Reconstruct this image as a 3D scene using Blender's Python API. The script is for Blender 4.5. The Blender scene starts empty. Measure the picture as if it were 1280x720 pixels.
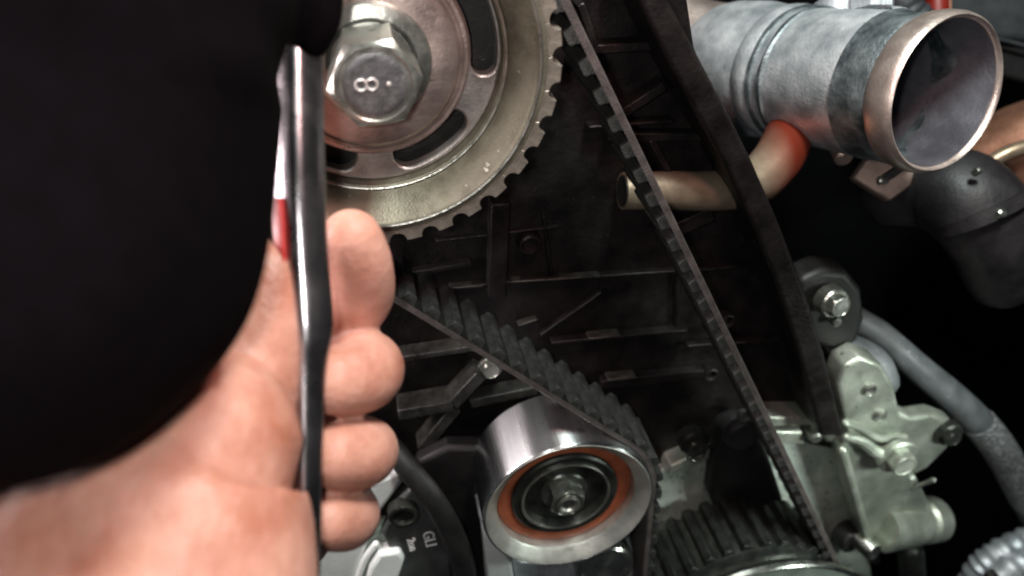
import bpy, bmesh, math, random
from mathutils import Vector, Matrix, Quaternion
random.seed(7)
S = 0.001                                   # everything below is written in millimetres
scene = bpy.context.scene
COL = scene.collection

# ------------------------------------------------------------------ camera
F, VX, VY = 950.0, 424.0, -256.0            # focal length in photo pixels; where the shaft direction vanishes
_y = Vector(((VX-640)/F, (360-VY)/F, -1)).normalized()
_z = Vector((0, -_y.z, _y.y)).normalized()
_x = _y.cross(_z)
RW = Matrix((_x, _y, _z))                   # camera axes -> world axes
def ray(px, py): return RW @ Vector(((px-640)/F, (360-py)/F, -1.0))
CAM = -ray(458.66, 93.0)*193.6
def U(px, py, y=0.0):                       # point on the plane at y (mm behind the cam sprocket's face)
    r = ray(px, py); return CAM + r*((y-CAM.y)/r.y)
def D(px, py, d): return CAM + ray(px, py)*d   # point at a given distance in front of the lens

cd = bpy.data.cameras.new('camera'); cam = bpy.data.objects.new('camera', cd); COL.objects.link(cam)
cam.matrix_world = Matrix.Translation(CAM*S) @ RW.to_4x4()
cd.sensor_fit = 'HORIZONTAL'; cd.sensor_width = 36; cd.lens = 36*F/1280
cd.clip_start = 0.005; cd.clip_end = 50
cd.dof.use_dof = True; cd.dof.focus_distance = 0.24; cd.dof.aperture_fstop = 9
scene.camera = cam

# ------------------------------------------------------------------ light
w = bpy.data.worlds.new('World'); scene.world = w; w.use_nodes = True
w.node_tree.nodes['Background'].inputs[0].default_value = (0.80, 0.86, 0.90, 1)
w.node_tree.nodes['Background'].inputs[1].default_value = 0.022
def lamp(name, loc, target, power, size, color, sy=None):
    l = bpy.data.lights.new(name, 'AREA'); o = bpy.data.objects.new(name, l); COL.objects.link(o)
    l.energy = power; l.size = size*S; l.color = color
    if sy: l.shape = 'RECTANGLE'; l.size_y = sy*S
    o.location = Vector(loc)*S
    o.rotation_euler = (Vector(target)-Vector(loc)).to_track_quat('-Z', 'Y').to_euler()
    return o
lamp('torch_lamp', CAM+RW @ Vector((-15, 3, 0)), (40, 10, -80), 0.235, 9, (1.0, 0.97, 0.94))          # phone torch beside the lens
lamp('work_lamp', (112, -102, 300), (115, 10, -130), 2.5, 60, (0.90, 1.0, 0.95), 90)
lamp('glint_lamp', (-165, -6, 10), (40, -10, -60), 0.8, 30, (1.0, 0.86, 0.86), 170)  # added unseen strip, shaped for the wrench glint and idler streak

lamp('low_fill_lamp', (290, -120, -110), (170, 35, -215), 0.095, 35, (0.90, 1.0, 0.93)).data.spread = math.radians(75)  # added fill with no visible source, brightens the lower block
lamp('pink_lamp', (75, -95, 135), (70, 20, -10), 0.20, 25, (1.0, 0.52, 0.47))

scene.view_settings.view_transform = 'Standard'; scene.view_settings.look = 'None'
scene.view_settings.exposure = 0; scene.view_settings.gamma = 1
scene.render.engine = 'CYCLES'
scene.cycles.use_denoising = True; scene.cycles.pixel_filter_type = 'BLACKMAN_HARRIS'; scene.cycles.filter_width = 2.0

# ------------------------------------------------------------------ materials
def mat(name, c1, c2=None, metal=0.0, rough=0.5, r2=None, scale=120, detail=5, bump=0.0, bscale=900, sss=0, spec=0.5,
        coat=0, stretch=None, specks=None, speck_scale=420, speck_pos=0.72, lo=0.35, hi=0.68):
    m = bpy.data.materials.new(name); m.use_nodes = True; nt = m.node_tree; N = nt.nodes; L = nt.links
    b = N['Principled BSDF']; c2 = c2 or c1; r2 = rough if r2 is None else r2
    tc = N.new('ShaderNodeTexCoord'); src = tc.outputs['Object']
    if stretch:
        mp = N.new('ShaderNodeMapping'); mp.inputs['Scale'].default_value = stretch; L.new(src, mp.inputs[0]); src = mp.outputs[0]
    n = N.new('ShaderNodeTexNoise'); n.inputs['Scale'].default_value = scale; n.inputs['Detail'].default_value = detail
    n.inputs['Roughness'].default_value = 0.62; L.new(src, n.inputs['Vector'])
    cr = N.new('ShaderNodeValToRGB'); cr.color_ramp.elements[0].position = lo; cr.color_ramp.elements[1].position = hi
    cr.color_ramp.elements[0].color = (*c1, 1); cr.color_ramp.elements[1].color = (*c2, 1)
    L.new(n.outputs['Fac'], cr.inputs[0]); colour = cr.outputs[0]
    mr = N.new('ShaderNodeMapRange'); mr.inputs['From Min'].default_value = lo; mr.inputs['From Max'].default_value = hi
    mr.inputs['To Min'].default_value = rough; mr.inputs['To Max'].default_value = r2
    L.new(n.outputs['Fac'], mr.inputs['Value']); L.new(mr.outputs[0], b.inputs['Roughness'])
    if specks:
        n3 = N.new('ShaderNodeTexNoise'); n3.inputs['Scale'].default_value = speck_scale; n3.inputs['Detail'].default_value = 3
        L.new(src, n3.inputs['Vector'])
        c3 = N.new('ShaderNodeValToRGB'); c3.color_ramp.elements[0].position = speck_pos; c3.color_ramp.elements[1].position = speck_pos+0.05
        L.new(n3.outputs['Fac'], c3.inputs[0])
        mx = N.new('ShaderNodeMix'); mx.data_type = 'RGBA'; L.new(c3.outputs[0], mx.inputs[0]); L.new(colour, mx.inputs[6])
        mx.inputs[7].default_value = (*specks, 1); colour = mx.outputs[2]
    L.new(colour, b.inputs['Base Color'])
    b.inputs['Metallic'].default_value = metal; b.inputs['Specular IOR Level'].default_value = spec
    b.inputs['Coat Weight'].default_value = coat; b.inputs['Coat Roughness'].default_value = 0.25
    if sss:
        b.inputs['Subsurface Weight'].default_value = sss; b.inputs['Subsurface Radius'].default_value = (1, .35, .18)
        b.inputs['Subsurface Scale'].default_value = 0.004
    if bump:
        n2 = N.new('ShaderNodeTexNoise'); n2.inputs['Scale'].default_value = bscale; n2.inputs['Detail'].default_value = 4
        L.new(src, n2.inputs['Vector'])
        bp = N.new('ShaderNodeBump'); bp.inputs['Strength'].default_value = bump; bp.inputs['Distance'].default_value = 0.0006
        L.new(n2.outputs['Fac'], bp.inputs['Height']); L.new(bp.outputs[0], b.inputs['Normal'])
    return m
M = dict(
 sinter = mat('sintered_steel', (.115,.106,.078), (.185,.172,.132), .7, .42, .58, 140, 6, .25, 1500, specks=(.5,.47,.40), speck_pos=.70),
 rimtooth = mat('worn_tooth_steel', (.25,.22,.185), (.36,.315,.27), .75, .38, .55, 200, 5, .2, 1300),
 web = mat('web_steel', (.28,.26,.25), (.40,.37,.35), .8, .36, .5, 120, 5, .2, 1300),
 washer = mat('zinc_washer', (.36,.28,.26), (.52,.42,.385), .85, .30, .46, 90, 6, .18, 900, specks=(.20,.17,.16), speck_pos=.68),
 bolt = mat('plated_bolt', (.27,.28,.25), (.42,.42,.385), .9, .26, .40, 170, 4, .15, 900),
 boltface = mat('dark_bolt_face', (.11,.11,.115), (.20,.195,.20), .75, .38, .5, 220, 4, .2, 1200),
 boltsteel = mat('grey_bolt_steel', (.13,.14,.125), (.24,.25,.23), .85, .28, .4, 150, 4, .15, 900),
 steel = mat('ground_steel', (.60,.63,.64), (.72,.75,.76), 1, .24, .30, 60, 4, .05, 600, stretch=(1, .08, 1)),
 steelface = mat('turned_steel', (.46,.47,.44), (.60,.61,.57), 1, .24, .34, 90, 4, .08, 800),
 ringface = mat('brushed_ring_face', (.46,.46,.42), (.62,.61,.565), .8, .34, .46, 120, 5, .12, 900),
 seal = mat('orange_seal', (.27,.070,.030), (.40,.110,.050), 0, .42, .55, 150, 4, .1, 900),
 darkmetal = mat('dark_oily_metal', (.022,.024,.021), (.06,.064,.057), .6, .3, .45, 160, 5, .2, 900),
 gearblack = mat('oily_gear_steel', (.012,.013,.012), (.035,.037,.034), .5, .28, .42, 200, 5, .2, 900),
 alu = mat('cast_aluminium', (.34,.38,.41), (.72,.75,.78), .55, .36, .58, 75, 9, .45, 900, specks=(.26,.28,.30), speck_pos=.68),
 shadedalu = mat('shaded_bore', (.10,.095,.11), (.22,.22,.25), .6, .42, .6, 40, 6, .3, 700),  # shade inside the pipe put into a darker aluminium
 aludark = mat('stained_aluminium', (.06,.08,.09), (.34,.38,.40), .8, .42, .6, 80, 7, .5, 700),
 alurim = mat('warm_aluminium_rim', (.62,.50,.45), (.80,.68,.62), .85, .34, .48, 90, 5, .2, 900),
 block = mat('block_aluminium', (.40,.46,.40), (.62,.67,.60), .35, .40, .6, 70, 7, .45, 900, specks=(.08,.09,.075), speck_pos=.64),
 bracket = mat('bracket_aluminium', (.30,.33,.275), (.52,.55,.48), .7, .32, .52, 60, 7, .35, 900, specks=(.10,.11,.09), speck_pos=.68),
 rubber = mat('belt_rubber', (.042,.035,.034), (.080,.067,.064), 0, .48, .62, 200, 5, .35, 1500, spec=.45),
 gapshade = mat('belt_gap_shade', (.004,.004,.004), (.008,.008,.008), 0, .5, .6, 200, 4, .2, 1500, spec=.2),
 rubbertooth = mat('belt_tooth_fabric', (.013,.0135,.013), (.031,.032,.0305), 0, .34, .5, 260, 5, .5, 1900, spec=.6),
 plastic = mat('black_cover_plastic', (.0050,.0042,.0042), (.012,.0098,.0095), 0, .34, .6, 90, 6, .4, 700, specks=(.06,.055,.05), speck_pos=.73, speck_scale=600, spec=.22),
 litrib = mat('lit_rib_plastic', (.012,.012,.011), (.038,.038,.033), 0, .34, .5, 180, 6, .4, 900),  # lighter copy of the cover plastic, edge highlights painted in
 hose = mat('dark_rubber_hose', (.014,.0125,.015), (.032,.028,.030), 0, .38, .6, 60, 5, .3, 700),
 greyhose = mat('grey_hose', (.085,.094,.10), (.15,.162,.168), .1, .42, .6, 110, 6, .35, 900, specks=(.45,.47,.47), speck_pos=.70),
 braid = mat('speckled_braid', (.12,.13,.135), (.42,.43,.43), .3, .35, .55, 700, 3, .8, 1400, lo=.42, hi=.6),
 tan = mat('tan_metal_tube', (.40,.29,.20), (.58,.45,.33), .7, .32, .48, 70, 5, .15, 700),
 red = mat('red_rubber', (.17,.008,.004), (.24,.016,.008), 0, .4, .55, 80, 4, .1, 700),
 copper = mat('brown_copper', (.26,.12,.075), (.40,.20,.13), .6, .42, .6, 90, 5, .2, 700),
 pinkalu = mat('pinkish_bracket_metal', (.34,.24,.20), (.50,.37,.32), .7, .35, .5, 90, 5, .2, 800),
 greyplastic = mat('grey_black_plastic', (.030,.033,.037), (.05,.054,.06), 0, .45, .6, 60, 5, .25, 900),
 chrome = mat('tool_chrome', (.36,.34,.36), (.50,.47,.49), 1, .24, .34, 60, 4, .05, 600),
 redreflect = mat('painted_red_reflection', (.42,.02,.02), (.55,.05,.04), 0, .35, .5, 90, 4, .1, 700),
 skin = mat('skin', (.33,.125,.082), (.56,.31,.245), 0, .46, .62, 45, 7, .4, 600, sss=.4, spec=.4),
 nail = mat('fingernail', (.62,.36,.30), (.70,.45,.38), 0, .28, .36, 90, 3, .05, 700, sss=.2),
 fabric = mat('black_fabric', (.0015,.0010,.0014), (.0024,.0016,.0022), 0, .95, 1.0, 300, 4, .6, 2600, spec=.03),
 pale = mat('pale_plastic', (.66,.71,.69), (.80,.83,.82), 0, .3, .45, 60, 5, .2, 700),
 paleedge = mat('greenish_casting', (.20,.245,.215), (.34,.38,.345), .4, .35, .5, 70, 6, .3, 800),
 plate = mat('dark_tag_plate', (.040,.047,.045), (.075,.085,.08), .1, .38, .52, 90, 5, .3, 900),
 ink = mat('white_lettering', (.62,.64,.63), (.78,.79,.78), 0, .5, .6, 200, 3),
 stamp = mat('stamped_mark', (.62,.57,.56), (.80,.75,.73), .6, .3, .4, 200, 3),
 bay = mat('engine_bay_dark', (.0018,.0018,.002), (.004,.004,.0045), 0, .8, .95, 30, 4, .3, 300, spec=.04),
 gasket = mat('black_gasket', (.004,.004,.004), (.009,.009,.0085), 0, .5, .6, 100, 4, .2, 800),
)

for _k, _a in (('steel', .9), ('steelface', .6)):
    _nt = M[_k].node_tree; _t = _nt.nodes.new('ShaderNodeTangent'); _t.direction_type = 'RADIAL'; _t.axis = 'Y'
    _b = _nt.nodes['Principled BSDF']; _b.inputs['Anisotropic'].default_value = _a; _b.inputs['Anisotropic Rotation'].default_value = 0.25
    _nt.links.new(_t.outputs[0], _b.inputs['Tangent'])

_nt = M['skin'].node_tree; _N = _nt.nodes; _vo = _N.new('ShaderNodeTexVoronoi'); _vo.feature = 'DISTANCE_TO_EDGE'; _vo.inputs['Scale'].default_value = 650
_tc = _N.new('ShaderNodeTexCoord'); _nt.links.new(_tc.outputs['Object'], _vo.inputs['Vector'])
_bp = _N.new('ShaderNodeBump'); _bp.inputs['Strength'].default_value = .35; _bp.inputs['Distance'].default_value = .0003
_nt.links.new(_vo.outputs[0], _bp.inputs['Height'])
_pb = _N['Principled BSDF']; _old = _pb.inputs['Normal'].links[0].from_socket
_nt.links.new(_old, _bp.inputs['Normal']); _nt.links.new(_bp.outputs[0], _pb.inputs['Normal'])

# ------------------------------------------------------------------ object helpers
def link(o, parent=None):
    COL.objects.link(o)
    if parent: o.parent = parent
    return o
WORLD = {}                                                  # world position (mm) of each object
def thing(name, label, cat, at, group=None):
    o = bpy.data.objects.new(name, None); link(o); o.empty_display_size = 0.005
    o.location = Vector(at)*S; WORLD[o.name] = Vector(at)
    o['label'] = label; o['category'] = cat
    if group: o['group'] = group
    return o
def tag(o, label, cat, group=None):
    o['label'] = label; o['category'] = cat
    if group: o['group'] = group
    return o
def make(name, vf, m, parent=None, smooth=35, bevel=0, label=None, seg=2, subsurf=0):
    verts, faces = vf
    verts = [Vector(v) for v in verts]
    lo = Vector([min(v[i] for v in verts) for i in range(3)]); hi = Vector([max(v[i] for v in verts) for i in range(3)])
    c = (lo+hi)/2
    me = bpy.data.meshes.new(name); me.from_pydata([tuple((v-c)*S) for v in verts], [], faces)
    bm = bmesh.new(); bm.from_mesh(me); bmesh.ops.recalc_face_normals(bm, faces=bm.faces); bm.to_mesh(me); bm.free()
    me.materials.append(M[m] if isinstance(m, str) else m)
    o = bpy.data.objects.new(name, me); link(o, parent)
    pw = WORLD[parent.name] if parent else Vector((0, 0, 0))
    o.location = (c-pw)*S; WORLD[o.name] = c
    if smooth:
        me.shade_smooth()
        if smooth < 180: me.set_sharp_from_angle(angle=math.radians(smooth))
    if bevel:
        b = o.modifiers.new('bevel', 'BEVEL'); b.width = bevel*S; b.segments = seg; b.limit_method = 'ANGLE'; b.angle_limit = math.radians(38)
        b.harden_normals = False
    if subsurf:
        s = o.modifiers.new('subsurf', 'SUBSURF'); s.levels = s.render_levels = subsurf
    if label: o['label'] = label
    return o
def join(*vfs):
    V, Fc = [], []
    for v, f in vfs:
        n = len(V); V += list(v); Fc += [tuple(i+n for i in q) for q in f]
    return V, Fc
def frame(axis):
    a = Vector(axis).normalized(); u = a.cross(Vector((0, 0, 1)))
    if u.length < 1e-3: u = a.cross(Vector((1, 0, 0)))
    u.normalize(); return a, u, a.cross(u)
AX = Vector((0, -1, 0))                                     # shaft direction, towards the camera
def lathe(profile, at, axis=AX, n=64, caps=True, wob=0, closed=False):
    """profile: (radius, height along axis); revolved round the axis through 'at'."""
    a, u, v = frame(axis); at = Vector(at); V, Fc = [], []
    for k, (r, h) in enumerate(profile):
        for i in range(n):
            t = 2*math.pi*i/n; q = r*(1+wob*math.sin(3*t+k)+wob*.6*math.sin(7*t+2.1*k))
            V.append(at+a*h+(u*math.cos(t)+v*math.sin(t))*q)
    m = len(profile)
    for k in range(m-1 if not closed else m):
        for i in range(n):
            j = (i+1) % n; k2 = (k+1) % m
            Fc.append((k*n+i, k*n+j, k2*n+j, k2*n+i))
    if caps and not closed:
        Fc.append(tuple(range(n))); Fc.append(tuple((m-1)*n+i for i in range(n)))
    return V, Fc
def ring(R, r, at, axis=AX, n=48, k=10, h=0):
    return lathe([(R+r*math.cos(2*math.pi*i/k), h+r*math.sin(2*math.pi*i/k)) for i in range(k)], at, axis, n, closed=True)
def prism(poly, d):
    """poly: 3D points in one plane; d: extrusion vector."""
    d = Vector(d); n = len(poly); V = [Vector(p) for p in poly]+[Vector(p)+d for p in poly]
    return V, [tuple(range(n)), tuple(range(2*n-1, n-1, -1))]+[(i, (i+1) % n, n+(i+1) % n, n+i) for i in range(n)]
def plate(px, y, t): return prism([U(a, b, y) for a, b in px], (0, t, 0))
def spline(pts, n):
    out = []; P = [pts[0]]+list(pts)+[pts[-1]]
    for i in range(len(pts)-1):
        for k in range(n):
            t = k/n; p0, p1, p2, p3 = P[i:i+4]
            out.append(tuple(.5*((2*b)+(-a+c)*t+(2*a-5*b+4*c-d)*t*t+(-a+3*b-3*c+d)*t**3) for a, b, c, d in zip(p0, p1, p2, p3)))
    out.append(tuple(pts[-1])); return out
def tube(pts, radii, n=16, smooth=6, dome=True, flat=1.0, rib=0, ribn=0, upv=None):
    """swept tube through 3D points with a radius per point, round ends."""
    q = spline([(*p, r) for p, r in zip(pts, radii)], smooth)
    P = [Vector(a[:3]) for a in q]; R = [max(a[3], .01) for a in q]
    if dome:
        d0 = (P[0]-P[1]).normalized(); d1 = (P[-1]-P[-2]).normalized()
        p0, r0, p1, r1 = P[0], R[0], P[-1], R[-1]; st = [math.radians(a) for a in (28, 52, 72, 86)]
        P = [p0+d0*r0*math.sin(a) for a in reversed(st)]+P+[p1+d1*r1*math.sin(a) for a in st]
        R = [r0*math.cos(a) for a in reversed(st)]+R+[r1*math.cos(a) for a in st]
    T = [(P[min(i+1, len(P)-1)]-P[max(i-1, 0)]).normalized() for i in range(len(P))]
    u = Vector(upv) if upv else frame(T[0])[1]
    V, Fc = [], []
    for i, (p, r, t) in enumerate(zip(P, R, T)):
        u = (u-t*u.dot(t)).normalized(); v = t.cross(u)
        rr = r*(1+rib*math.sin(2*math.pi*ribn*i/len(P)))
        for k in range(n):
            a = 2*math.pi*k/n; V.append(p+(u*math.cos(a)+v*math.sin(a)*flat)*rr)
    for i in range(len(P)-1):
        for k in range(n):
            j = (k+1) % n; Fc.append((i*n+k, i*n+j, (i+1)*n+j, (i+1)*n+k))
    Fc.append(tuple(range(n))); Fc.append(tuple((len(P)-1)*n+k for k in range(n)))
    return V, Fc
def hexhead(at, axis, R, h, rot=0, chamfer=.9):
    a, u, v = frame(axis); at = Vector(at)
    def rg(R, hh, n=6): return [at+a*hh+(u*math.cos(rot+2*math.pi*i/n)+v*math.sin(rot+2*math.pi*i/n))*R for i in range(n)]
    V, Fc = [], []; n = 36
    def hexr(t):                                            # hexagon radius at angle t
        s = (t % (math.pi/3))-math.pi/6; return R*math.cos(math.pi/6)/math.cos(s)
    cap = R*math.cos(math.pi/6)*1.0
    rows = [(lambda t: hexr(t), 0), (lambda t: hexr(t), None), (lambda t: min(hexr(t), cap*.985), h), (lambda t: cap*.90, h+.05), (lambda t: cap*.86, h-.25)]
    for fn, hh in rows:
        for i in range(n):
            t = 2*math.pi*i/n; r = fn(t)
            z = hh if hh is not None else h-chamfer*(.35+1.0*max(0, (r-cap)/(R-cap)))*.8
            V.append(at+a*z+(u*math.cos(t+rot)+v*math.sin(t+rot))*r)
    for k in range(len(rows)-1):
        for i in range(n): j = (i+1) % n; Fc.append((k*n+i, k*n+j, (k+1)*n+j, (k+1)*n+i))
    Fc.append(tuple(range(n))); Fc.append(tuple((len(rows)-1)*n+i for i in range(n)))
    return V, Fc
def copy_part(o, parent, loc, rot=None):
    c = o.copy(); COL.objects.link(c); c.parent = parent; c.location = loc
    if rot is not None: c.rotation_euler = rot
    return c

# ------------------------------------------------------------------ the setting behind the engine
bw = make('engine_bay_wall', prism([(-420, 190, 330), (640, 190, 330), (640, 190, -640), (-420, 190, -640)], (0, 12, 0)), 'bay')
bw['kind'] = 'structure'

# rear timing cover: panel, raised lip, ribs and bosses
cover = thing('timing_cover', 'black plastic rear timing cover with raised ribs behind the toothed belt', 'engine cover', U(760, 400, 44))
cv = [(250,-60),(850,-60),(868,60),(905,150),(950,255),(995,350),(1030,440),(1052,545),(960,560),(900,590),(830,640),(700,760),(300,760)]
make('panel', plate(cv, 44, 5), 'plastic', cover, bevel=.6)
# lip wall that runs down beside the right belt run
L1 = [(786,-40),(800,5),(832,72),(866,135),(905,205),(938,275),(972,360),(998,440),(1026,546)]
L2 = [(818,-40),(838,5),(872,68),(906,132),(940,200),(973,276),(1006,362),(1030,440),(1056,546)]
make('lip', plate(L1+L2[::-1], 20, 23.5), 'plastic', cover, bevel=1.6, seg=3)
def rib(a, b, wd, y=38, t=5.6, m='litrib', w2=None):
    p, q = U(*a, y), U(*b, y); d = (q-p).normalized(); n = Vector((-d.z, 0, d.x)); w2 = w2 or wd
    return make('rib', prism([p+n*wd/2, q+n*w2/2, q-n*w2/2, p-n*wd/2], (0, t, 0)), m, cover, bevel=.5)
for a, b, wd, y, m in [
    ((500,368),(700,347),1.1,40,'plastic'), ((640,353),(752,346),.7,39.6,'litrib'), ((562,361),(604,358),.9,39.6,'litrib'), ((752,346),(960,332),1.0,40,'plastic'),
    ((626,255),(622,372),6.5,36,'plastic'), ((648,408),(672,400),.8,40,'litrib'), ((676,420),(752,366),1.0,40.5,'plastic'),
    ((690,430),(860,414),1.6,39,'plastic'), ((736,424),(776,420),.7,38.4,'litrib'), ((500,450),(592,436),2.6,36,'litrib'), ((752,482),(880,468),4.5,39,'plastic'), ((760,476),(796,472),.9,38.2,'litrib'),
    ((498,520),(566,508),5.2,33,'litrib'), ((566,508),(602,470),5.2,33.5,'litrib'), ((570,512),(528,564),5.0,34,'litrib'), ((588,506),(672,489),4.6,36,'litrib'),
    ((716,64),(818,58),3.0,36,'plastic'), ((736,160),(842,152),1.2,38,'plastic'), ((780,142),(832,108),3.4,36,'plastic'), ((760,172),(890,172),3.0,38,'plastic'),
    ((838,292),(892,268),6,36,'plastic'), ((820,262),(903,262),2.2,37,'plastic'), ((545,302),(700,284),1.0,41,'plastic'), ((860,434),(990,424),1.4,40,'plastic'),
    ((505,345),(590,330),2.0,40,'plastic'), ((726,5),(745,60),2.6,36,'plastic'), ((815,175),(850,240),2.4,38,'plastic'), ((680,270),(690,345),1.2,41,'plastic'), ((850,300),(846,410),1.2,41,'plastic')]:
    rib(a, b, wd, y, 43.6-y, m)
for px, py, r in [(520,585,5.5), (905,395,3.2), (884,462,3.4), (660,300,4)]:
    make('boss', lathe([(r*1.15, 0), (r, 4), (r*.8, 4.4), (r*.6, 2.5)], U(px, py, 43.4), n=28), 'plastic', cover)
bl = make('bolt', join(lathe([(5.2, 0), (5.2, 1.2), (4.6, 1.8)], U(612, 458, 40), n=28), hexhead(U(612, 458, 38.4), AX, 4, 3.5)), 'bolt', cover)
make('bolt', join(lathe([(3.4, 0), (3.2, 1.2)], U(925, 525, 40), n=24), hexhead(U(925, 521, 39), AX, 2.6, 2.5)), 'bolt', cover)

# tan tube crossing behind the belt, with a red glow painted into its upper end
tint = mat('red_glow_tube', (.20,.155,.11), (.32,.25,.18), .5, .38, .48, 70, 5, .15, 700)
_nt = tint.node_tree; _p = _nt.nodes['Principled BSDF']; _src = _p.inputs['Base Color'].links[0].from_socket   # reflected red glow is painted in where the tube bends up
_tc = _nt.nodes.new('ShaderNodeTexCoord'); _sx = _nt.nodes.new('ShaderNodeSeparateXYZ'); _nt.links.new(_tc.outputs['Object'], _sx.inputs[0])
_mr = _nt.nodes.new('ShaderNodeMapRange'); _mr.inputs['From Min'].default_value = .018; _mr.inputs['From Max'].default_value = .044
_nt.links.new(_sx.outputs[0], _mr.inputs['Value'])
_mx = _nt.nodes.new('ShaderNodeMix'); _mx.data_type = 'RGBA'; _nt.links.new(_mr.outputs[0], _mx.inputs[0]); _nt.links.new(_src, _mx.inputs[6])
_mx.inputs[7].default_value = (.20, .028, .012, 1); _nt.links.new(_mx.outputs[2], _p.inputs['Base Color'])
tt = thing('coolant_tube', 'tan metal tube with red glow painted on its end running behind the belt and black lip', 'tube', U(850, 237, 36))
pp = make('pipe', tube([U(778, 239, 37), U(830, 238, 37), U(900, 238, 38), U(942, 228, 42), U(964, 209, 48), U(976, 192, 54), U(988, 165, 66)], [6.6, 6.9, 7.4, 8.6, 9.2, 9.4, 9.4], 28, 8, dome=False), tint, tt)
_d0 = (U(778, 239, 37)-U(830, 238, 37)).normalized()
make('bore_and_shade', lathe([(5.6, -.1), (5.6, .25), (3, .2)], U(778, 239, 37), _d0, 28), 'gasket', tt)  # black disc on the capped end stands in for the shade inside
_ax = (U(976, 192, 54)-WORLD[pp.name])*S; _bx = (U(940, 232, 42)-WORLD[pp.name])*S
_mr.inputs['From Min'].default_value = _bx.x; _mr.inputs['From Max'].default_value = _ax.x

# ------------------------------------------------------------------ cam sprocket
SC = Vector((.8, 0, 1.0)); NT = 33; RT, RR = 50.4, 47.3
sp = thing('cam_sprocket', 'large toothed steel cam sprocket with oval slots at the top', 'sprocket', SC)
make('rim', lathe([(RR-.6, -26), (RR, -25.4), (RR, -.5), (RR-.5, 0), (45.2, 0), (44.7, .55), (44.1, .45), (43.7, -.4), (43.2, -.8), (41.5, -2.6), (39.4, -5.4), (38.0, -8.2), (37.4, -9.2), (36.9, -9.0), (36.3, -9.4), (36.0, -10.4), (36.0, -26)], SC, n=160, closed=True), 'sinter', sp, smooth=28)
make('worn_edge', ring(44.7, .5, SC, n=160, k=8, h=.35), 'bolt', sp)
make('worn_edge', ring(37.1, .45, SC, n=140, k=8, h=-8.95), 'bolt', sp)
# a groove flank is a concave arc; one tooth between two groove centres
pit = 2*math.pi/NT; prof = []
gr = 2.55
for k in range(8):
    t = k/7*math.pi/2                                       # from groove bottom to the tip
    x = -pit/2*RT+gr*math.sin(t); z = RT-2.95+ (gr+.4)*(1-math.cos(t))
    prof.append((x, z))
prof += [(prof[-1][0]+.25, RT-.08), (prof[-1][0]+.6, RT)]
prof = [(-pit/2*(RR-.8), RR-.8)]+prof
prof = prof+[(-x, z) for x, z in reversed(prof)]
def toothmesh(prof, y0, y1, ch=.35):
    c = (0, RT-2.2)
    rows = [(y0, 1), (y1+ch, 1), (y1, .93)]
    V = [(c[0]+(x-c[0])*s, y, c[1]+(z-c[1])*s if z > RR else z) for y, s in rows for x, z in prof]; n = len(prof)
    Fc = [(r*n+i, r*n+(i+1) % n, (r+1)*n+(i+1) % n, (r+1)*n+i) for r in range(2) for i in range(n)]+[tuple(range(n)), tuple(2*n+i for i in range(n))]
    return V, Fc
t0 = make('tooth', toothmesh(prof, 25.5, -.05), 'rimtooth', sp)
for v in t0.data.vertices: v.co += WORLD[t0.name]*S         # origin on the shaft
t0.location = (0, 0, 0)
first = True
for k in range(NT):
    ang = math.radians(1.0)+(k+.5)*pit
    a = -(ang-math.pi/2) if False else math.pi/2-ang
    o = t0 if first else copy_part(t0, sp, (0, 0, 0))
    o.rotation_euler = (0, a, 0); first = False
# web with oval slots
def slotted(c, R0, R1, y, t, slots):
    bm = bmesh.new()
    def loop(pts):
        vs = [bm.verts.new(p) for p in pts]
        for i in range(len(vs)): bm.edges.new((vs[i], vs[(i+1) % len(vs)]))
    def P(r, a): return (c.x+r*math.cos(a), y, c.z+r*math.sin(a))
    loop([P(R1, 2*math.pi*i/96) for i in range(96)]); loop([P(R0, 2*math.pi*i/48) for i in range(48)])
    for a0, a1, r0, r1 in slots:
        a0, a1 = math.radians(a0), math.radians(a1); h = (r1-r0)/2; rm = (r0+r1)/2; pts = []
        pts += [P(r1, a0+(a1-a0)*i/10) for i in range(11)]
        ce = Vector((math.cos(a1)*rm, math.sin(a1)*rm))
        pts += [(c.x+ce.x+h*math.cos(a1+b), y, c.z+ce.y+h*math.sin(a1+b)) for b in [math.pi*k/8 for k in range(1, 8)]]
        pts += [P(r0, a1-(a1-a0)*i/10) for i in range(11)]
        ce = Vector((math.cos(a0)*rm, math.sin(a0)*rm))
        pts += [(c.x+ce.x+h*math.cos(a0+math.pi+b), y, c.z+ce.y+h*math.sin(a0+math.pi+b)) for b in [math.pi*k/8 for k in range(1, 8)]]
        loop(pts)
    bmesh.ops.triangle_fill(bm, use_beauty=True, use_dissolve=False, edges=bm.edges[:])
    r = bmesh.ops.extrude_face_region(bm, geom=bm.faces[:])
    bmesh.ops.translate(bm, vec=(0, t, 0), verts=[v for v in r['geom'] if isinstance(v, bmesh.types.BMVert)])
    bm.verts.ensure_lookup_table(); bm.verts.index_update()
    V = [v.co.copy() for v in bm.verts]; Fc = [tuple(v.index for v in f.verts) for f in bm.faces]; bm.free(); return V, Fc
make('web', slotted(SC, 12, 36.05, 12.5, 5, [(-6, 30, 27.8, 35.2), (-74, -43, 25.8, 34.0), (-150, -110, 25.8, 34.0), (65, 100, 27, 34), (140, 175, 27, 34)]), 'web', sp, bevel=.7)
make('slot_shade_disc', lathe([(36.2, -23), (36.2, -21.5), (20, -21.3)], SC, n=72), 'gasket', sp)  # added black disc, stands in for shade seen through the slots
make('hub', lathe([(27.3, -12.6), (27.3, -11.4), (26.8, -10.9), (25.8, -10.9), (25.4, -10.2), (24.6, -10.0), (23.9, -8.4), (23.2, -7.6), (22.4, -7.3), (14, -7.0), (13, -7.0)], SC, n=96), 'washer', sp, smooth=40)
B0 = SC+Vector((.9, 0, .0))
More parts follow.
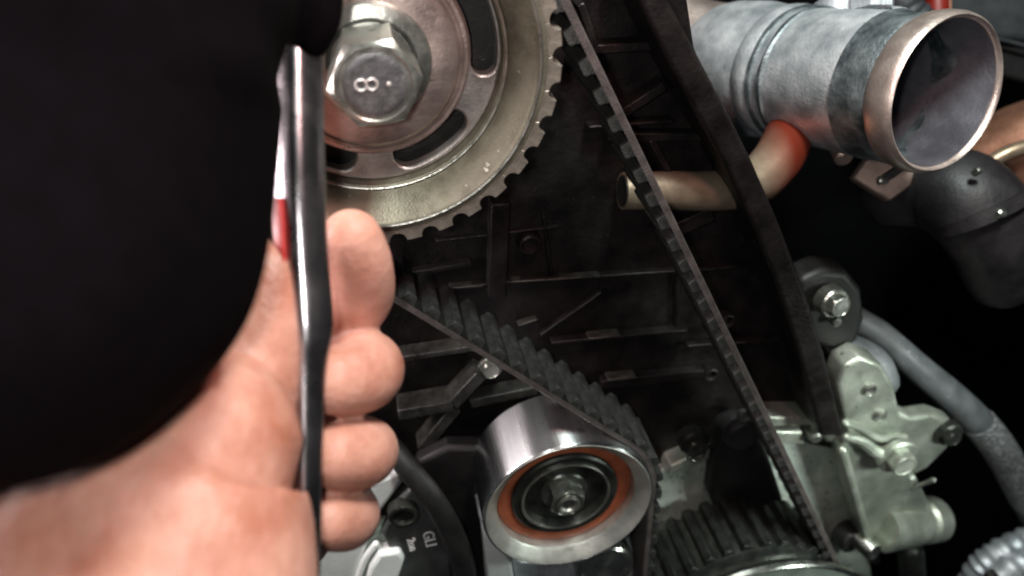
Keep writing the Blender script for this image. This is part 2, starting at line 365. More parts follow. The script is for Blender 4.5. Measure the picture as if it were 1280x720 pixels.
sb = thing('flange_bolt', 'large plated hex flange bolt marked 8 in the middle of the sprocket', 'bolt', B0+Vector((0, 7, 0)))
make('flange', lathe([(15.4, -7.0), (15.6, -6.2), (15.3, -5.6), (14.6, -5.3), (11, -4.6), (9, -4.4)], B0, n=72), 'bolt', sb)
make('head', hexhead(B0+Vector((0, 4.2, 0)), AX, 11.7, 16.6, math.radians(4), 1.3), 'bolt', sb, smooth=25)
make('head_face', lathe([(7.7, 11.9), (7.7, 12.3), (7.4, 12.4), (6, 12.38)], B0, n=48), 'boltface', sb)
make('crease_shade_ring', ring(11.3, .55, B0, n=60, k=8, h=-4.6), 'darkmetal', sb)  # dark ring put in as crease shade between hex and flange
mk = U(458, 106, -12.75); e = Vector((1.22, 0, .02))
make('stamped_eight', join(ring(1.3, .34, mk-e*1.05, n=24, k=8), ring(1.3, .34, mk+e*1.05, n=24, k=8)), 'stamp', sb)
make('stamped_dot', lathe([(.62, 0), (.6, .25), (.35, .42)], U(486, 105, -12.6), n=16), 'stamp', sb)

# ------------------------------------------------------------------ toothed belt
Sx, Gx, Ix = Vector((.8, 1.0)), Vector((150., -270.)), Vector((60., -173.)); TH = 2.3
rS, rG, rI = RT+.15, 50.0, 34.0+TH+.1
def tangent(c1, r1, s1, c2, r2, s2):
    """line touching both circles; s=+1 circle lies to the left of travel c1->c2."""
    d = c2-c1; L = d.length; d = d/L; n = Vector((-d.y, d.x)); k = (s2*r2-s1*r1)/L
    # normal m (left of travel) with m.d = k ; centre = point + s*r*m
    m = d*k+n*math.sqrt(max(0, 1-k*k))
    return c1-m*s1*r1, c2-m*s2*r2
# travel clockwise on screen: S right -> G -> idler -> S ; pulleys S and G lie on the right of travel, the idler on the left
a1, a2 = tangent(Sx, rS, -1, Gx, rG, -1)
b1, b2 = tangent(Gx, rG, -1, Ix, rI, +1)
c1, c2 = tangent(Ix, rI, +1, Sx, rS, -1)
def arc(c, p, q, cw):
    A = math.atan2(p.y-c.y, p.x-c.x); B = math.atan2(q.y-c.y, q.x-c.x); r = (p-c).length
    if cw:
        while B > A: B -= 2*math.pi
    else:
        while B < A: B += 2*math.pi
    n = max(4, int(abs(B-A)*r/2.0))
    return [c+Vector((math.cos(A+(B-A)*i/n), math.sin(A+(B-A)*i/n)))*r for i in range(n+1)]
def seg(p, q): n = int((q-p).length/4)+1; return [p+(q-p)*i/n for i in range(1, n)]
path = arc(Sx, c2, a1, True)+seg(a1, a2)+arc(Gx, a2, b1, True)+seg(b1, b2)+arc(Ix, b2, c1, False)+seg(c1, c2)
belt = thing('timing_belt', 'black rubber toothed timing belt running from sprocket past idler to lower gear', 'timing belt', (path[0].x, 2, path[0].y))
BY0, BY1 = 1.5, 24.5
n = len(path); V, Fc = [], []
for i, p in enumerate(path):
    t = (path[(i+1) % n]-path[i-1]).normalized(); nn = Vector((-t.y, t.x))   # left of travel = outside
    for off, y in [(0, BY0), (0, BY1), (TH, BY1), (TH, BY0+.4), (TH-.4, BY0)]:
        V.append((p.x+nn.x*off, y, p.y+nn.y*off))
for i in range(n):
    j = (i+1) % n
    for k in range(5): l = (k+1) % 5; Fc.append((i*5+k, i*5+l, j*5+l, j*5+k))
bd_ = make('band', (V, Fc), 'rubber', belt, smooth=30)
bd_.data.materials.append(M['gapshade'])
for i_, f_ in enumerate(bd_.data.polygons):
    if i_ % 5 == 0: f_.material_index = 1                   # shade in the gaps between teeth, painted near black
pitch = pit*RT
tp = [(-2.9, .25), (-2.75, -.2), (-2.3, -1.0), (-2.05, -2.2), (-1.8, -2.8), (-1.4, -3.0), (1.4, -3.0), (1.8, -2.8), (2.05, -2.2), (2.3, -1.0), (2.75, -.2), (2.9, .25)]
def btooth():
    m = len(tp); V = [(x, y, z) for y in (BY0+.02, BY1-.02) for x, z in tp]
    return V, [tuple(range(m)), tuple(range(2*m-1, m-1, -1))]+[(i, (i+1) % m, m+(i+1) % m, m+i) for i in range(m)]
bt = make('tooth', btooth(), 'rubbertooth', belt, smooth=40)
for v in bt.data.vertices: v.co += WORLD[bt.name]*S
# walk the path
cum = [0]
for i in range(n): cum.append(cum[-1]+(path[(i+1) % n]-path[i]).length)
NB = round(cum[-1]/pitch); step = cum[-1]/NB; first = True
# phase so that teeth sit in the sprocket grooves
for k in range(NB):
    s = (k+.5)*step; i = max(j for j in range(n) if cum[j] <= s)
    p, q = path[i], path[(i+1) % n]; u = (s-cum[i])/max(1e-6, cum[i+1]-cum[i]); x = p+(q-p)*u; t = (q-p).normalized()
    o = bt if first else copy_part(bt, belt, (0, 0, 0)); first = False
    o.location = (Vector((x.x, 0, x.y))-WORLD[belt.name])*S
    o.rotation_euler = (0, -math.atan2(t.y, t.x), 0)

# ------------------------------------------------------------------ idler pulley
IC = Vector((Ix.x, -2, Ix.y))
idl = thing('idler_pulley', 'polished steel idler pulley with orange seal pressing on the belt', 'pulley', IC)
make('outer_ring', lathe([(33.2, -30), (34, -29.2), (34, -1.0), (33.8, -.35), (33.5, -.05), (33.2, -.3), (33.0, -2), (33.0, -30)], IC, n=128, closed=True), 'steel', idl, smooth=30)
make('face_ring', lathe([(33.1, -30), (33.1, -.15), (32.9, .05), (32.5, -.2), (31.6, -1.1), (28.6, -3.6), (27.9, -4.4), (27.6, -6.5), (27.6, -30)], IC, n=128, closed=True), 'ringface', idl, smooth=30)
make('seal', lathe([(27.5, -8.4), (27.2, -7.9), (25.5, -7.4), (22.6, -7.5), (21.6, -8.2), (21.4, -11), (27.5, -11)], IC, n=96, closed=True), 'seal', idl)
make('inner_ring', lathe([(21.8, -9), (21.6, -6.8), (20.8, -6.1), (18.6, -6.3), (18.2, -6.8), (17.6, -6.0), (17.2, -5.9), (16.8, -6.3), (15.8, -9.5), (15.0, -10.2), (8, -10.4)], IC, n=96), 'darkmetal', idl, smooth=30)
make('snap_ring', ring(17.5, .6, IC, n=96, h=-5.7), 'bolt', idl)
ib = make('bolt', join(lathe([(9.6, -10.5), (9.6, -9.0), (9.0, -8.2), (7, -8.0)], IC, n=40), hexhead(IC+Vector((0, 8.4, 0)), AX, 7.4, 6.6, .4)), 'boltsteel', idl, smooth=28)
make('bolt_socket', lathe([(4.4, -2.1), (4.5, -1.3), (3.9, -.9), (3.2, -1.1), (2.6, -2.0), (.8, -2.2)], IC, n=24), 'bolt', ib)

# tensioner body under the idler
tb = thing('tensioner_body', 'silver tensioner housing just below the idler pulley', 'tensioner', (64, 10, -214))
make('housing', plate([(598,650),(640,700),(650,760),(800,760),(792,690),(780,640)], 12, 16), 'alu', tb, bevel=2, seg=3)
make('pivot', lathe([(13, -20), (13, -1), (12.2, 0), (10.5, .2), (9.8, -1), (6, -1.2)], U(757, 712, 2), n=56), 'steelface', tb)
make('side_plate', plate([(603,662),(640,706),(648,760),(612,760)], 8, 8), 'pale', tb, bevel=1)

# ------------------------------------------------------------------ lower gear and crank pulley
GC = Vector((Gx.x, 0, Gx.y))
lg = thing('crank_gear', 'dark ribbed drive gear at the bottom with belt round it', 'gear', GC)
make('core', lathe([(46.6, -30), (46.6, -1.5), (45, -.8), (20, -.8)], GC, n=96), 'darkmetal', lg)
def gtooth():
    pr = [(-3.4, 46.2), (-2.8, 47.0), (-2.2, 48.6), (-1.7, 49.6), (1.7, 49.6), (2.2, 48.6), (2.8, 47.0), (3.4, 46.2)]; m = len(pr)
    V = [(x, y, z) for y in (2.0, 31) for x, z in pr]
    return V, [tuple(range(m)), tuple(range(2*m-1, m-1, -1))]+[(i, (i+1) % m, m+(i+1) % m, m+i) for i in range(m)]
g0 = make('tooth', gtooth(), 'gearblack', lg, bevel=.3)
for v in g0.data.vertices: v.co += WORLD[g0.name]*S
g0.location = (0, 0, 0)
for k in range(NT):
    o = g0 if k == 0 else copy_part(g0, lg, (0, 0, 0)); o.rotation_euler = (0, (k+.5)*pit, 0)
PC = Vector((159.1, -1.5, -302.5))
pu = thing('crank_pulley', 'pale rimmed crank pulley plate cut off by the bottom edge of the picture', 'pulley', PC)
make('disc', lathe([(68.2, -1.0), (68.2, .4), (66, .6), (30, .6)], PC, n=128), 'paleedge', pu)
make('rim', lathe([(68.3, -1.5), (69.6, -1.0), (69.6, 1.2), (69.0, 1.8), (68.0, 1.8), (67.4, 1.0), (67.4, -.6)], PC, n=128, closed=True), 'steelface', pu)

# ------------------------------------------------------------------ engine block corner, lower right
bk = thing('engine_block', 'grey green cast aluminium engine block corner beside the lower belt run', 'engine block', U(960, 620, 42))
make('casting', plate([(700,600),(838,586),(884,566),(915,545),(960,528),(1035,545),(1050,562),(1066,610),(1086,690),(1100,800),(700,800)], 40, 26), 'block', bk, bevel=1.2, seg=3)
make('ledge', plate([(834,594),(838,583),(884,562),(890,570),(884,576)], 35, 12), 'bracket', bk, bevel=1)
make('ledge', plate([(958,522),(1012,522),(1020,532),(960,534)], 33, 14), 'bracket', bk, bevel=1)
make('ledge', plate([(960,540),(1004,540),(1006,556),(966,556)], 33, 12), 'bracket', bk, bevel=1)
gk = [(1002,540),(1012,548),(1040,554),(1052,562),(1066,600),(1072,645),(1094,700)]
make('gasket', tube([U(a, b, 38.5) for a, b in gk], [2.6]*7, 10, 6), 'gasket', bk)
for px, py, r in [(1016,542,3.0), (1034,540,3.0)]:
    make('stud', lathe([(r, -4), (r, 3), (r*.7, 4)], U(px, py, 32), n=20), 'bolt', bk)
bb = make('bolt', join(lathe([(6.6, -4), (6.6, 1), (5.6, 1.8)], U(866, 552, 34), n=32), hexhead(U(867, 554, 32.6), AX, 5.4, 5)), 'darkmetal', bk)
make('bolt_washer', ring(5.2, .7, U(872, 566, 33), n=32), 'bolt', bk)

hk = thing('belt_guard', 'glossy black plastic belt guard between block bolts and lower gear', 'guard', U(925, 590, 30))
make('body', plate([(896,560),(905,536),(925,526),(945,530),(955,548),(985,640),(1000,668),(930,664),(900,650),(888,620)], 29, 10.5), 'gasket', hk, bevel=3, seg=4)
make('collar', lathe([(8.5, 0), (8.2, 3), (7.4, 4.6), (4, 5.2)], U(925, 538, 30), n=36), 'hose', hk)
make('bolt', hexhead(U(926, 516, 30), AX, 2.6, 3.5), 'bolt', hk)

# ------------------------------------------------------------------ tensioner bracket, right
br = thing('aluminium_bracket', 'cast aluminium bracket with bolts and round boss at lower right', 'bracket', U(1110, 570, 30))
make('plate', plate([(1047,480),(1056,458),(1078,446),(1102,456),(1118,484),(1126,520),(1130,560),(1142,604),(1130,640),(1096,692),(1082,690),(1066,628),(1050,560),(1062,548)], 26, 12), 'bracket', br, bevel=1.6, seg=3)
make('ridge', tube([U(1058, 546, 25), U(1078, 552, 23), U(1098, 566, 21), U(1116, 562, 21), U(1134, 556, 24)], [2.2, 2.6, 3, 3, 2.4], 10, 6), 'bracket', br)
make('ridge', tube([U(1056, 528, 26), U(1078, 536, 25), U(1100, 548, 24), U(1130, 546, 26)], [1.8]*4, 10, 6), 'bracket', br)
make('edge', tube([U(1052, 562, 24), U(1066, 610, 24), U(1080, 660, 24), U(1090, 690, 24)], [2.4, 2.2, 2.2, 2.2], 10, 6), 'bracket', br)
make('ear', plate([(1118,512),(1140,522),(1168,518),(1190,526),(1196,544),(1184,562),(1160,586),(1140,596),(1124,580)], 30, 9), 'bracket', br, bevel=2.2, seg=3)
make('bolt', join(lathe([(6.5, -3), (6.5, 1.2), (5.6, 2.0)], U(1186, 542, 28), n=28), hexhead(U(1186, 543, 26.5), AX, 4.2, 4)), 'darkmetal', br)
make('bolt', join(lathe([(9.4, -2), (9.4, .6), (8.6, 1.4)], U(1122, 571, 19), n=36), hexhead(U(1122, 572, 18), AX, 6.2, 6)), 'bracket', br)
for px, py in [(1087, 487), (1100, 519)]:
    make('dowel', lathe([(3.3, -2), (3.2, .6), (2.6, 1.2), (1.4, .6)], U(px, py, 25.4), n=24), 'bolt', br)
e0, e1 = U(1100, 660, 26), U(1170, 648, 33)
bx = (e1-e0)
make('boss', lathe([(11.5, 0), (11.5, 2), (11.5, bx.length*.62), (10.3, bx.length*.66), (10.3, bx.length*.71), (12.0, bx.length*.75), (12.0, bx.length*.96), (11, bx.length), (6, bx.length)], e0, bx, n=56), 'bracket', br, smooth=30)
make('boss_bracket', plate([(1096,640),(1104,612),(1146,596),(1160,625),(1168,680),(1104,694)], 27, 8), 'bracket', br, bevel=1.6, seg=3)
make('stem', tube([U(1138, 690, 30), U(1142, 735, 30)], [7, 7], 20, 3), 'darkmetal', br)
make('wire_clip', tube([U(1140, 612, 26), U(1152, 606, 24), U(1167, 600, 22)], [.9, 1.0, 1.3], 8, 4), 'bolt', br)
pn = thing('steel_pin', 'short bright steel pin beside the lower bracket edge', 'pin', U(1078, 672, 24))
make('shaft', lathe([(5.0, -4), (5.2, 8), (4.6, 9)], U(1076, 676, 26), Vector((.25, -1, .1)), 28), 'steelface', pn)
make('cuff', lathe([(7.4, -8), (7.6, 0), (6.8, 1)], U(1066, 676, 28), Vector((.25, -1, .1)), 28), 'gasket', pn)

# ------------------------------------------------------------------ boss with bright bolt above the bracket
ms = thing('mount_arm', 'black engine mount arm holding one bright bolt', 'mount', U(1035, 400, 40))
make('arm', plate([(992,372),(1002,350),(1030,338),(1060,340),(1078,362),(1082,400),(1072,430),(1040,440),(1012,430)], 38, 14), 'gasket', ms, bevel=3, seg=4)
bolt_at = U(1041, 378, 33)
make('bolt', join(lathe([(6.6, -4), (6.6, 1.2), (6.0, 2.0)], bolt_at, Vector((.15, -1, .12)), 36), hexhead(bolt_at+Vector((.2, -1, 0)), Vector((.15, -1, .12)), 5.0, 4, .3)), 'bolt', ms)
make('stud', lathe([(2.2, 0), (2.2, 4), (1.4, 4.6)], U(1040, 397, 37), n=16), 'bolt', ms)

# ------------------------------------------------------------------ grey hoses on the right
gh = thing('coolant_hose', 'thick grey hose curving down to the right edge', 'hose', U(1240, 548, 42))
hp = [U(1066, 396, 76), U(1096, 414, 70), U(1122, 436, 62), U(1150, 462, 56), U(1200, 505, 48), U(1240, 548, 42), U(1268, 595, 38), U(1300, 660, 36)]
make('hose', tube(hp, [6, 6.2, 6.4, 7.0, 7.7, 8.0, 8.0, 8.0], 24, 8), 'greyhose', gh)
make('braided_sheath', tube([U(1222, 527, 44.6), U(1240, 548, 42), U(1256, 572, 40), U(1268, 595, 38), U(1284, 626, 37)], [8.4, 8.6, 8.6, 8.6, 8.6], 26, 16, dome=False, rib=.018, ribn=22), 'braid', gh)
gh2 = tag(make('short_hose', tube([U(1030, 424, 58), U(1058, 432, 52), U(1092, 452, 44), U(1104, 476, 40)], [6.0, 6.6, 7, 7], 24, 8), 'greyhose'), 'short dull grey hose ending behind the aluminium bracket', 'hose')
cs = thing('foil_conduit', 'crinkled silver conduit end in the bottom right corner', 'conduit', U(1250, 710, 20))
q = [U(1206, 740, 22), U(1226, 712, 22), U(1250, 694, 22), U(1290, 676, 24)]
make('tube', tube(q, [6, 7.5, 8, 8], 26, 14, rib=.09, ribn=11), 'alu', cs)
make('tube', tube([U(1236, 760, 12), U(1252, 722, 12), U(1275, 706, 14), U(1300, 700, 16)], [7, 8, 8, 8], 26, 14, rib=.1, ribn=9), 'alu', cs)
make('clip', lathe([(3, 0), (3, 4), (2, 4.6)], U(1236, 716, 4), n=20), 'gasket', cs)

# ------------------------------------------------------------------ big aluminium outlet pipe, upper right
E1, E0 = D(1186, 119, 252), D(905, 82, 352)
ax = (E1-E0); LN = ax.length; ax.normalize(); R1 = 26.3
op = thing('outlet_pipe', 'large open ended cast aluminium coolant outlet pipe at upper right', 'pipe', E0)
h = lambda f: LN*f
make('barrel', lathe([(R1-1.6, h(.42)), (R1-.2, h(.425)), (R1-.2, h(.78)), (R1-1.6, h(.785)), (R1-3, h(.6))], E0, ax, 96, wob=.002, closed=True), 'alu', op, smooth=40)
make('shoulder', lathe([(R1-2, h(.30)), (R1+.5, h(.33)), (R1+1.4, h(.36)), (R1+1.4, h(.385)), (R1+.6, h(.40)), (R1-.3, h(.425)), (R1-3, h(.425))], E0, ax, 96, wob=.004, closed=True), 'alu', op, smooth=40)
make('weld_bead', lathe([(R1-1, h(.455)), (R1+.5, h(.462)), (R1+.6, h(.478)), (R1-1, h(.487))], E0, ax, 110, wob=.012, closed=True), 'aludark', op)
make('weld_bead', lathe([(R1-1, h(.405)), (R1+.9, h(.410)), (R1+.5, h(.425)), (R1-1, h(.430))], E0, ax, 110, wob=.008, closed=True), 'aludark', op)
make('stained_band', lathe([(R1-3, h(.775)), (R1+.25, h(.78)), (R1-.2, h(.80)), (R1-.7, h(.84)), (R1-.4, h(.895)), (R1-1.2, h(.91)), (R1-2.4, h(.91))], E0, ax, 96, wob=.005, closed=True), 'aludark', op, smooth=40)
make('end_bead', lathe([(R1-2.4, h(.90)), (R1-.6, h(.905)), (R1+.2, h(.92)), (R1+.6, h(.945)), (R1+.5, h(.975)), (R1-.1, h(.993)), (R1-1.0, h(1.0)), (R1-1.8, h(.995)), (R1-2.2, h(.98)), (R1-2.4, h(.93))], E0, ax, 96, wob=.003, closed=True), 'alurim', op, smooth=60)
make('bore_and_shade', lathe([(R1-2.2, h(.985)), (R1-2.6, h(.96)), (R1-3.6, h(.3)), (R1-2.5, h(.3)), (R1-2.0, h(.97))], E0, ax, 96, closed=True), 'shadedalu', op, smooth=50)
make('throat', lathe([(R1-4.2, h(.32)), (R1-3.9, h(.31))], E0, ax, 64), 'darkmetal', op)
make('body', lathe([(R1-12, h(-.30)), (R1-6, h(-.2)), (R1-.5, h(-.06)), (R1+2.2, h(.08)), (R1+2.4, h(.2)), (R1+1, h(.30)), (R1-1, h(.36)), (R1-6, h(.36))], E0, ax, 80, wob=.006), 'alu', op, smooth=50)
nk = make('neck', tube([D(930, 62, 345), D(880, 48, 352), D(842, 20, 356), D(826, -30, 360)], [19, 17, 14, 14], 32, 8), 'alurim', op)
nk['label'] = 'pinkish neck flange of the pipe'
make('fitting', lathe([(9, -8), (9, 6), (7.5, 7), (7.5, 14)], D(1046, 22, 312), RW @ Vector((0, 1, .15)), 40), 'alu', op)
make('fitting_nut', hexhead(D(1090, 12, 300), RW @ Vector((0, 1, .1)), 8.5, 12), 'alu', op)
make('fitting_flange', tube([D(1000, 18, 322), D(1046, 17, 312), D(1122, 20, 300)], [4.5, 6, 5], 20, 5, flat=.7), 'alu', op)
make('drain_plug', lathe([(3.6, -4), (3.6, 3), (2.6, 4)], D(1052, 192, 300), RW @ Vector((0, -.7, .7)), 24), 'pinkalu', op)

# things around the pipe
hb = thing('slotted_bracket', 'pinkish metal bracket with dark slot below the open pipe', 'bracket', D(1110, 225, 330))
p = [D(1066, 222, 330), D(1085, 195, 330), D(1116, 184, 326), D(1150, 200, 322), D(1140, 232, 322), D(1112, 252, 326)]
make('plate', prism(p, RW @ Vector((0, 0, -5))), 'pinkalu', hb, bevel=1)
make('slot', prism([D(1106, 218, 323), D(1132, 200, 320.5), D(1138, 208, 320.2), D(1112, 226, 322.6)], RW @ Vector((0, 0, -4))), 'gasket', hb, bevel=.4)
make('rivet', lathe([(2.2, -2), (2.1, .8), (1.2, 1.4)], D(1104, 225, 322.5), RW @ Vector((0, 0, 1)), 18), 'bolt', hb)
dh = thing('elbow_hose', 'dark rubber elbow hose in shadow under the open pipe', 'hose', D(1200, 270, 330))
make('hose', tube([D(1120, 240, 350), D(1160, 236, 342), D(1205, 248, 332), D(1238, 290, 332), D(1252, 345, 345)], [16, 18.5, 20, 19, 15], 36, 8), 'hose', dh)
make('clamp', tube([D(1222, 258, 326), D(1229, 272, 326)], [19.6, 19.5], 40, 2, dome=False), 'hose', dh)
make('clamp_screw', lathe([(1.9, -2), (1.9, 1.5), (1.2, 2)], D(1250, 267, 307), RW @ Vector((.2, .2, 1)), 16), 'bolt', dh)
make('clamp_screw', lathe([(1.5, -2), (1.5, 1.5), (1, 2)], D(1222, 214, 308), RW @ Vector((.2, .4, 1)), 16), 'bolt', dh)
make('flange', lathe([(12, 0), (13, 3), (12, 8), (9, 9)], D(1262, 350, 352), RW @ Vector((-.3, .4, 1)), 32), 'hose', dh)
cb = tag(make('copper_duct', tube([D(1200, 240, 400), D(1245, 212, 392), D(1300, 205, 385), D(1350, 215, 385)], [16, 22, 28, 30], 40, 8, flat=1.3), 'copper'), 'brown copper coloured duct curving behind the dark elbow hose', 'duct')
tr = tag(make('trim_strip', tube([D(1230, 208, 362), D(1262, 190, 358), D(1310, 176, 355)], [3.2, 3.6, 3.6], 16, 8), 'tan'), 'narrow tan strip at the right edge beside the open pipe', 'trim')
ab = thing('airbox', 'dark grey plastic box behind the pipe in the top right corner', 'air box', D(1260, 40, 420))
p = [D(1150, -60, 400), D(1420, -60, 400), D(1420, 66, 400), D(1290, 50, 400), D(1232, 44, 400), D(1190, 34, 400)]
make('box', prism(p, RW @ Vector((0, 0, -50))), 'greyplastic', ab, bevel=3, seg=3)
make('seam', tube([D(1225, 43, 397), D(1262, 52, 396), D(1300, 62, 396)], [1.1]*3, 10, 5), 'greyplastic', ab)
make('lower_half', prism([D(1225, 52, 404), D(1290, 60, 404), D(1400, 90, 404), D(1400, 130, 404), D(1240, 92, 404)], RW @ Vector((0, 0, -40))), 'gasket', ab, bevel=2)
rc = thing('red_cap', 'red plastic cap behind the top of the open pipe', 'cap', D(1172, 20, 360))
make('cap', tube([D(1172, 42, 360), D(1171, 10, 360), D(1170, -40, 360)], [5.2, 5.2, 5.2], 28, 4), 'red', rc)
make('cap_edge', tube([D(1187, 40, 362), D(1187, -40, 362)], [1, 1], 10, 2), 'copper', rc)
kh = tag(make('ribbed_hose', tube([D(1120, -30, 352), D(1132, 8, 350), D(1150, 30, 352), D(1160, 60, 360)], [6, 7, 7.5, 7.5], 24, 14, rib=.07, ribn=12), 'greyplastic'), 'black ribbed hose between pipe fitting and red cap', 'hose')

# ------------------------------------------------------------------ lower left: pale casting and lettered plate
pc = thing('pale_housing', 'pale plastic housing showing between the fingers and the lettered plate', 'housing', U(450, 690, 20))
make('shell', plate([(330,640),(400,610),(470,600),(500,588),(508,600),(470,650),(455,700),(440,780),(330,780)], 15, 12), 'pale', pc, bevel=2.5, seg=3)
make('rib', plate([(440,700),(452,672),(480,660),(498,664),(496,690),(470,740),(430,760)], 16, 8), 'paleedge', pc, bevel=1.6, seg=3)
make('rib', tube([U(444, 735, 14), U(456, 700, 14), U(470, 680, 14)], [1.2, 1.5, 1.5], 10, 5), 'pale', pc)
make('foot', plate([(462,712),(474,694),(500,690),(506,700),(486,760),(450,760)], 10, 9), 'pale', pc, bevel=1.6, seg=3)
lp = thing('lettered_plate', 'dark grey plate with small white letters beside the idler pulley', 'plate', U(530, 680, 14))
make('plate', plate([(478,668),(498,628),(514,612),(530,624),(548,660),(562,695),(566,740),(560,780),(470,780),(492,700)], 13, 6), 'plate', lp, bevel=1.2, seg=3)
def text(body, at, right, up, size, parent, m='ink'):
    cu = bpy.data.curves.new('t', 'FONT'); cu.body = body; cu.size = size; cu.extrude = .12; cu.align_x = 'CENTER'; cu.align_y = 'CENTER'; cu.resolution_u = 3
    cu.offset = .05
    o = bpy.data.objects.new('t', cu); COL.objects.link(o); bpy.context.view_layer.update()
    me = bpy.data.meshes.new_from_object(o)
    r = Vector(right).normalized(); u = Vector(up); u = (u-r*u.dot(r)).normalized(); nn = r.cross(u)
    V = [Vector(at)+r*v.co.x+u*v.co.y+nn*v.co.z for v in me.vertices]; Fc = [tuple(q.vertices) for q in me.polygons]
    bpy.data.objects.remove(o); bpy.data.curves.remove(cu)
    return make('lettering', (V, Fc), m, parent, smooth=0)
ta, tb_ = U(533, 661, 12.9), U(541, 689, 12.9); rd = tb_-ta; upd = U(548, 668, 12.9)-U(528, 672, 12.9)
text('GLI', U(536.5, 674, 12.85), rd, upd, 6.6, lp)
text('2on', U(515, 681, 12.85), rd, upd, 5.0, lp)
make('boss', lathe([(6.2, -2), (6.2, 2.4), (5.6, 3), (4.2, 3), (3.8, 1), (1, .8)], U(504, 640, 12), n=36), 'darkmetal', lp)
bc = tag(make('black_cable', tube([U(490, 560, 20), U(512, 588, 14), U(540, 622, 10), U(566, 668, 8), U(580, 712, 8), U(586, 770, 8)], [4.5, 4.5, 4.6, 4.8, 5, 5], 20, 8), 'gasket'), 'black cable running down between lettered plate and idler pulley', 'cable')
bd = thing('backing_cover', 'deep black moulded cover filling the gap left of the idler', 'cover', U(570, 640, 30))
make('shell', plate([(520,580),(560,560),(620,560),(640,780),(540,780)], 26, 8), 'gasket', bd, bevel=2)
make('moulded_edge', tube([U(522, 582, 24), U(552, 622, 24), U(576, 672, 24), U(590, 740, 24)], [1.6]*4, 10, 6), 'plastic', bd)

# ------------------------------------------------------------------ wrench
wr = thing('wrench', 'chrome wrench held upright in the hand in front of the sprocket', 'wrench', D(388, 420, 158))
def strap(pts, hw, ht, nseg=8, k=20):
    """flat bar with rounded faces swept through pts; hw = half widths, ht = half thicknesses."""
    q = spline([(*p, a, b) for p, a, b in zip(pts, hw, ht)], nseg); V, Fc = [], []
    for i, s in enumerate(q):
        p = Vector(s[:3]); t = (Vector(q[min(i+1, len(q)-1)][:3])-Vector(q[max(i-1, 0)][:3])).normalized()
        side = RW @ Vector((1, 0, .68)); side = (side-t*side.dot(t)).normalized(); v = t.cross(side)
        for j in range(k):
            a = 2*math.pi*j/k; c, s_ = math.cos(a), math.sin(a)
            V.append(p+side*(math.copysign(abs(c)**.55, c)*s[3])+v*(math.copysign(abs(s_)**.55, s_)*s[4]))
    for i in range(len(q)-1):
        for j in range(k): l = (j+1) % k; Fc.append((i*k+j, i*k+l, (i+1)*k+l, (i+1)*k+j))
    Fc.append(tuple(range(k))); Fc.append(tuple((len(q)-1)*k+j for j in range(k)))
    return V, Fc
WP = [(370, -20, 161), (371, 60, 160), (372, 150, 159), (374, 230, 158), (378, 310, 158), (383, 390, 158), (384, 420, 158), (382, 470, 158), (381, 600, 157), (381, 760, 156)]
HW = [4.6, 4.7, 4.7, 4.6, 4.5, 4.6, 4.4, 3.6, 3.0, 2.6]
make('shank', strap([D(*p) for p in WP], HW, HW), 'chrome', wr, smooth=50)
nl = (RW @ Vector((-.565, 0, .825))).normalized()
make('red_reflection', strap([D(*p)+nl*4.5 for p in [(369, 250, 158), (371, 290, 158), (375, 345, 158)]], [1.2, 1.7, .9], [.4, .4, .4], 8, 12), 'redreflect', wr, smooth=50)  # red reflection painted on the face as a thin strip
wh = D(378, -190, 163)
make('ring_head', lathe([(7.5, -5), (12, -5), (13, -4), (13, 4), (12, 5), (7.5, 5)], wh, RW @ Vector((.85, 0, .5)), 48, closed=True), 'chrome', wr, smooth=40)
make('grip', tube([D(380, 40, 158.5), D(386, 10, 158.5), D(386, -60, 160), D(382, -130, 161.5)], [6.0, 6.9, 7.0, 6.6], 28, 6), 'fabric', wr)

# ------------------------------------------------------------------ hand
hand_shapes = []
def limb(pts, n=20): hand_shapes.append(tube([D(a, b, d) for a, b, d, r in pts], [r for *_, r in pts], n, 6))
# forearm / heel of the hand / ball of the thumb
limb([(180, 1150, 122, 27), (200, 900, 128, 26), (225, 720, 136, 24), (226, 612, 141, 22.5), (250, 560, 144, 19)], 32)
limb([(-60, 1150, 128, 26), (-40, 900, 132, 26), (-10, 690, 142, 26), (60, 600, 150, 24), (140, 555, 154, 20)], 32)
limb([(60, 1150, 121, 28), (90, 900, 126, 27), (125, 740, 136, 25), (160, 640, 143, 22), (190, 590, 147, 19)], 32)
# palm behind the tool
limb([(200, 640, 160, 20), (280, 560, 175, 17), (345, 500, 192, 12), (380, 470, 200, 9)], 24)
limb([(220, 700, 160, 20), (300, 640, 178, 16), (360, 600, 194, 11)], 24)
limb([(200, 520, 160, 18), (270, 460, 178, 15), (340, 410, 195, 10)], 24)
limb([(230, 740, 162, 18), (310, 700, 180, 14), (365, 670, 192, 10)], 24)
# thumb
limb([(255, 600, 152, 15), (300, 500, 155, 12), (324, 430, 157, 10.0), (331, 390, 158, 9.2), (336, 346, 159, 8.2)], 24)
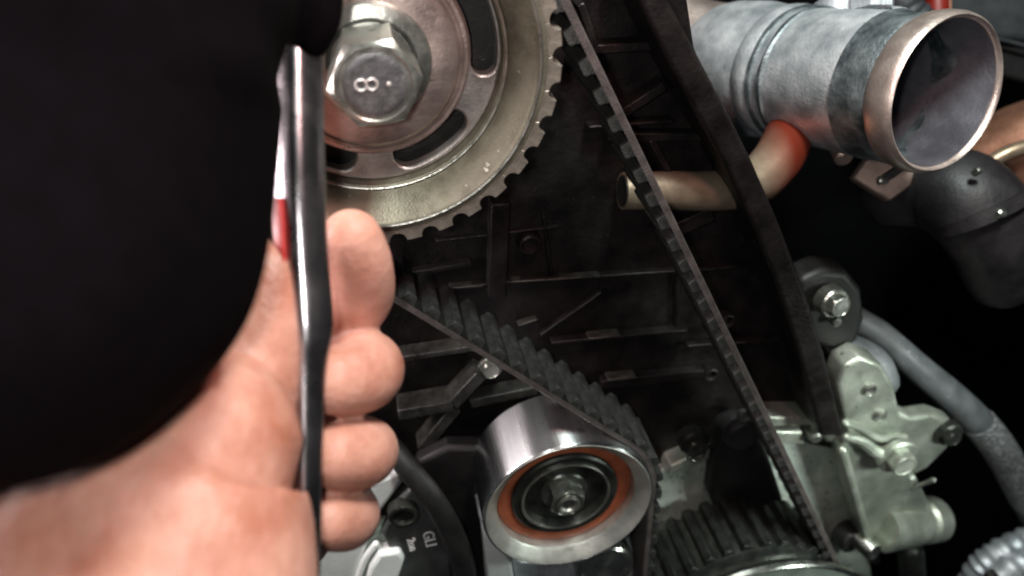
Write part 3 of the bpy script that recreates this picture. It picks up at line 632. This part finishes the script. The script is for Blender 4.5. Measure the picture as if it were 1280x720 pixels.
# fingers: from behind the tool, round the right, tips back against it
limb([(337, 408, 196, 9.4), (412, 394, 194, 8.8), (448, 374, 188, 8.4), (449, 334, 178, 8.0), (440, 300, 172, 7.2)], 24)
limb([(352, 465, 199, 10), (422, 452, 196, 9.4), (456, 456, 186, 8.8), (455, 468, 175, 8.7), (420, 476, 167, 7.9)], 24)
limb([(352, 560, 198, 9.6), (422, 562, 195, 9.0), (452, 562, 186, 8.4), (450, 567, 175, 8.2), (420, 569, 168, 7.5)], 24)
limb([(352, 640, 196, 9), (402, 644, 193, 8.2), (432, 642, 186, 8.0), (430, 648, 177, 7.6), (410, 650, 170, 6.8)], 24)
person = thing('person', 'bare hand with curled fingers gripping the chrome wrench', 'person', D(200, 720, 150))
hd = make('hand', join(*hand_shapes), 'skin', person, smooth=180)
rm = hd.modifiers.new('remesh', 'REMESH'); rm.mode = 'VOXEL'; rm.voxel_size = .0008; rm.use_smooth_shade = True
sm = hd.modifiers.new('smooth', 'SMOOTH'); sm.iterations = 12; sm.factor = .5

# ------------------------------------------------------------------ black sleeve close to the lens, upper left
def sleeve():
    ns, na = 60, 72; V, Fc = [], []
    rows = []
    A, B = D(-74, -560, 100), D(-84, 112, 106)
    t = (A-B).normalized(); R0 = 415/F*106
    u, v = frame(t)[1:]
    for i in range(20):                                     # dome of the elbow
        a = math.pi/2*(1-(i/20.0)**1.25); rows.append((B-t*R0*1.18*math.sin(a)**.72, R0*max(.02, math.cos(a)**.72)))
    for i in range(41): f = i/40; rows.append((B+(A-B)*f, R0*(1+.12*f)))
    for i, (p, r) in enumerate(rows):
        for k in range(na):
            a = 2*math.pi*k/na
            wr_ = 1+.012*math.sin(5*a+i*.35)+.010*math.sin(9*a-i*.5+1.3)+.008*math.sin(i*.9+2*a)
            V.append(p+(u*math.cos(a)+v*math.sin(a))*r*wr_)
    for i in range(len(rows)-1):
        for k in range(na): j = (k+1) % na; Fc.append((i*na+k, i*na+j, (i+1)*na+j, (i+1)*na+k))
    Fc.append(tuple(range(na))); Fc.append(tuple((len(rows)-1)*na+k for k in range(na)))
    return V, Fc
sl = make('sleeve', sleeve(), 'fabric', None, smooth=180, subsurf=1)
tag(sl, 'black fabric sleeve on a bent elbow filling the upper left', 'sleeve')
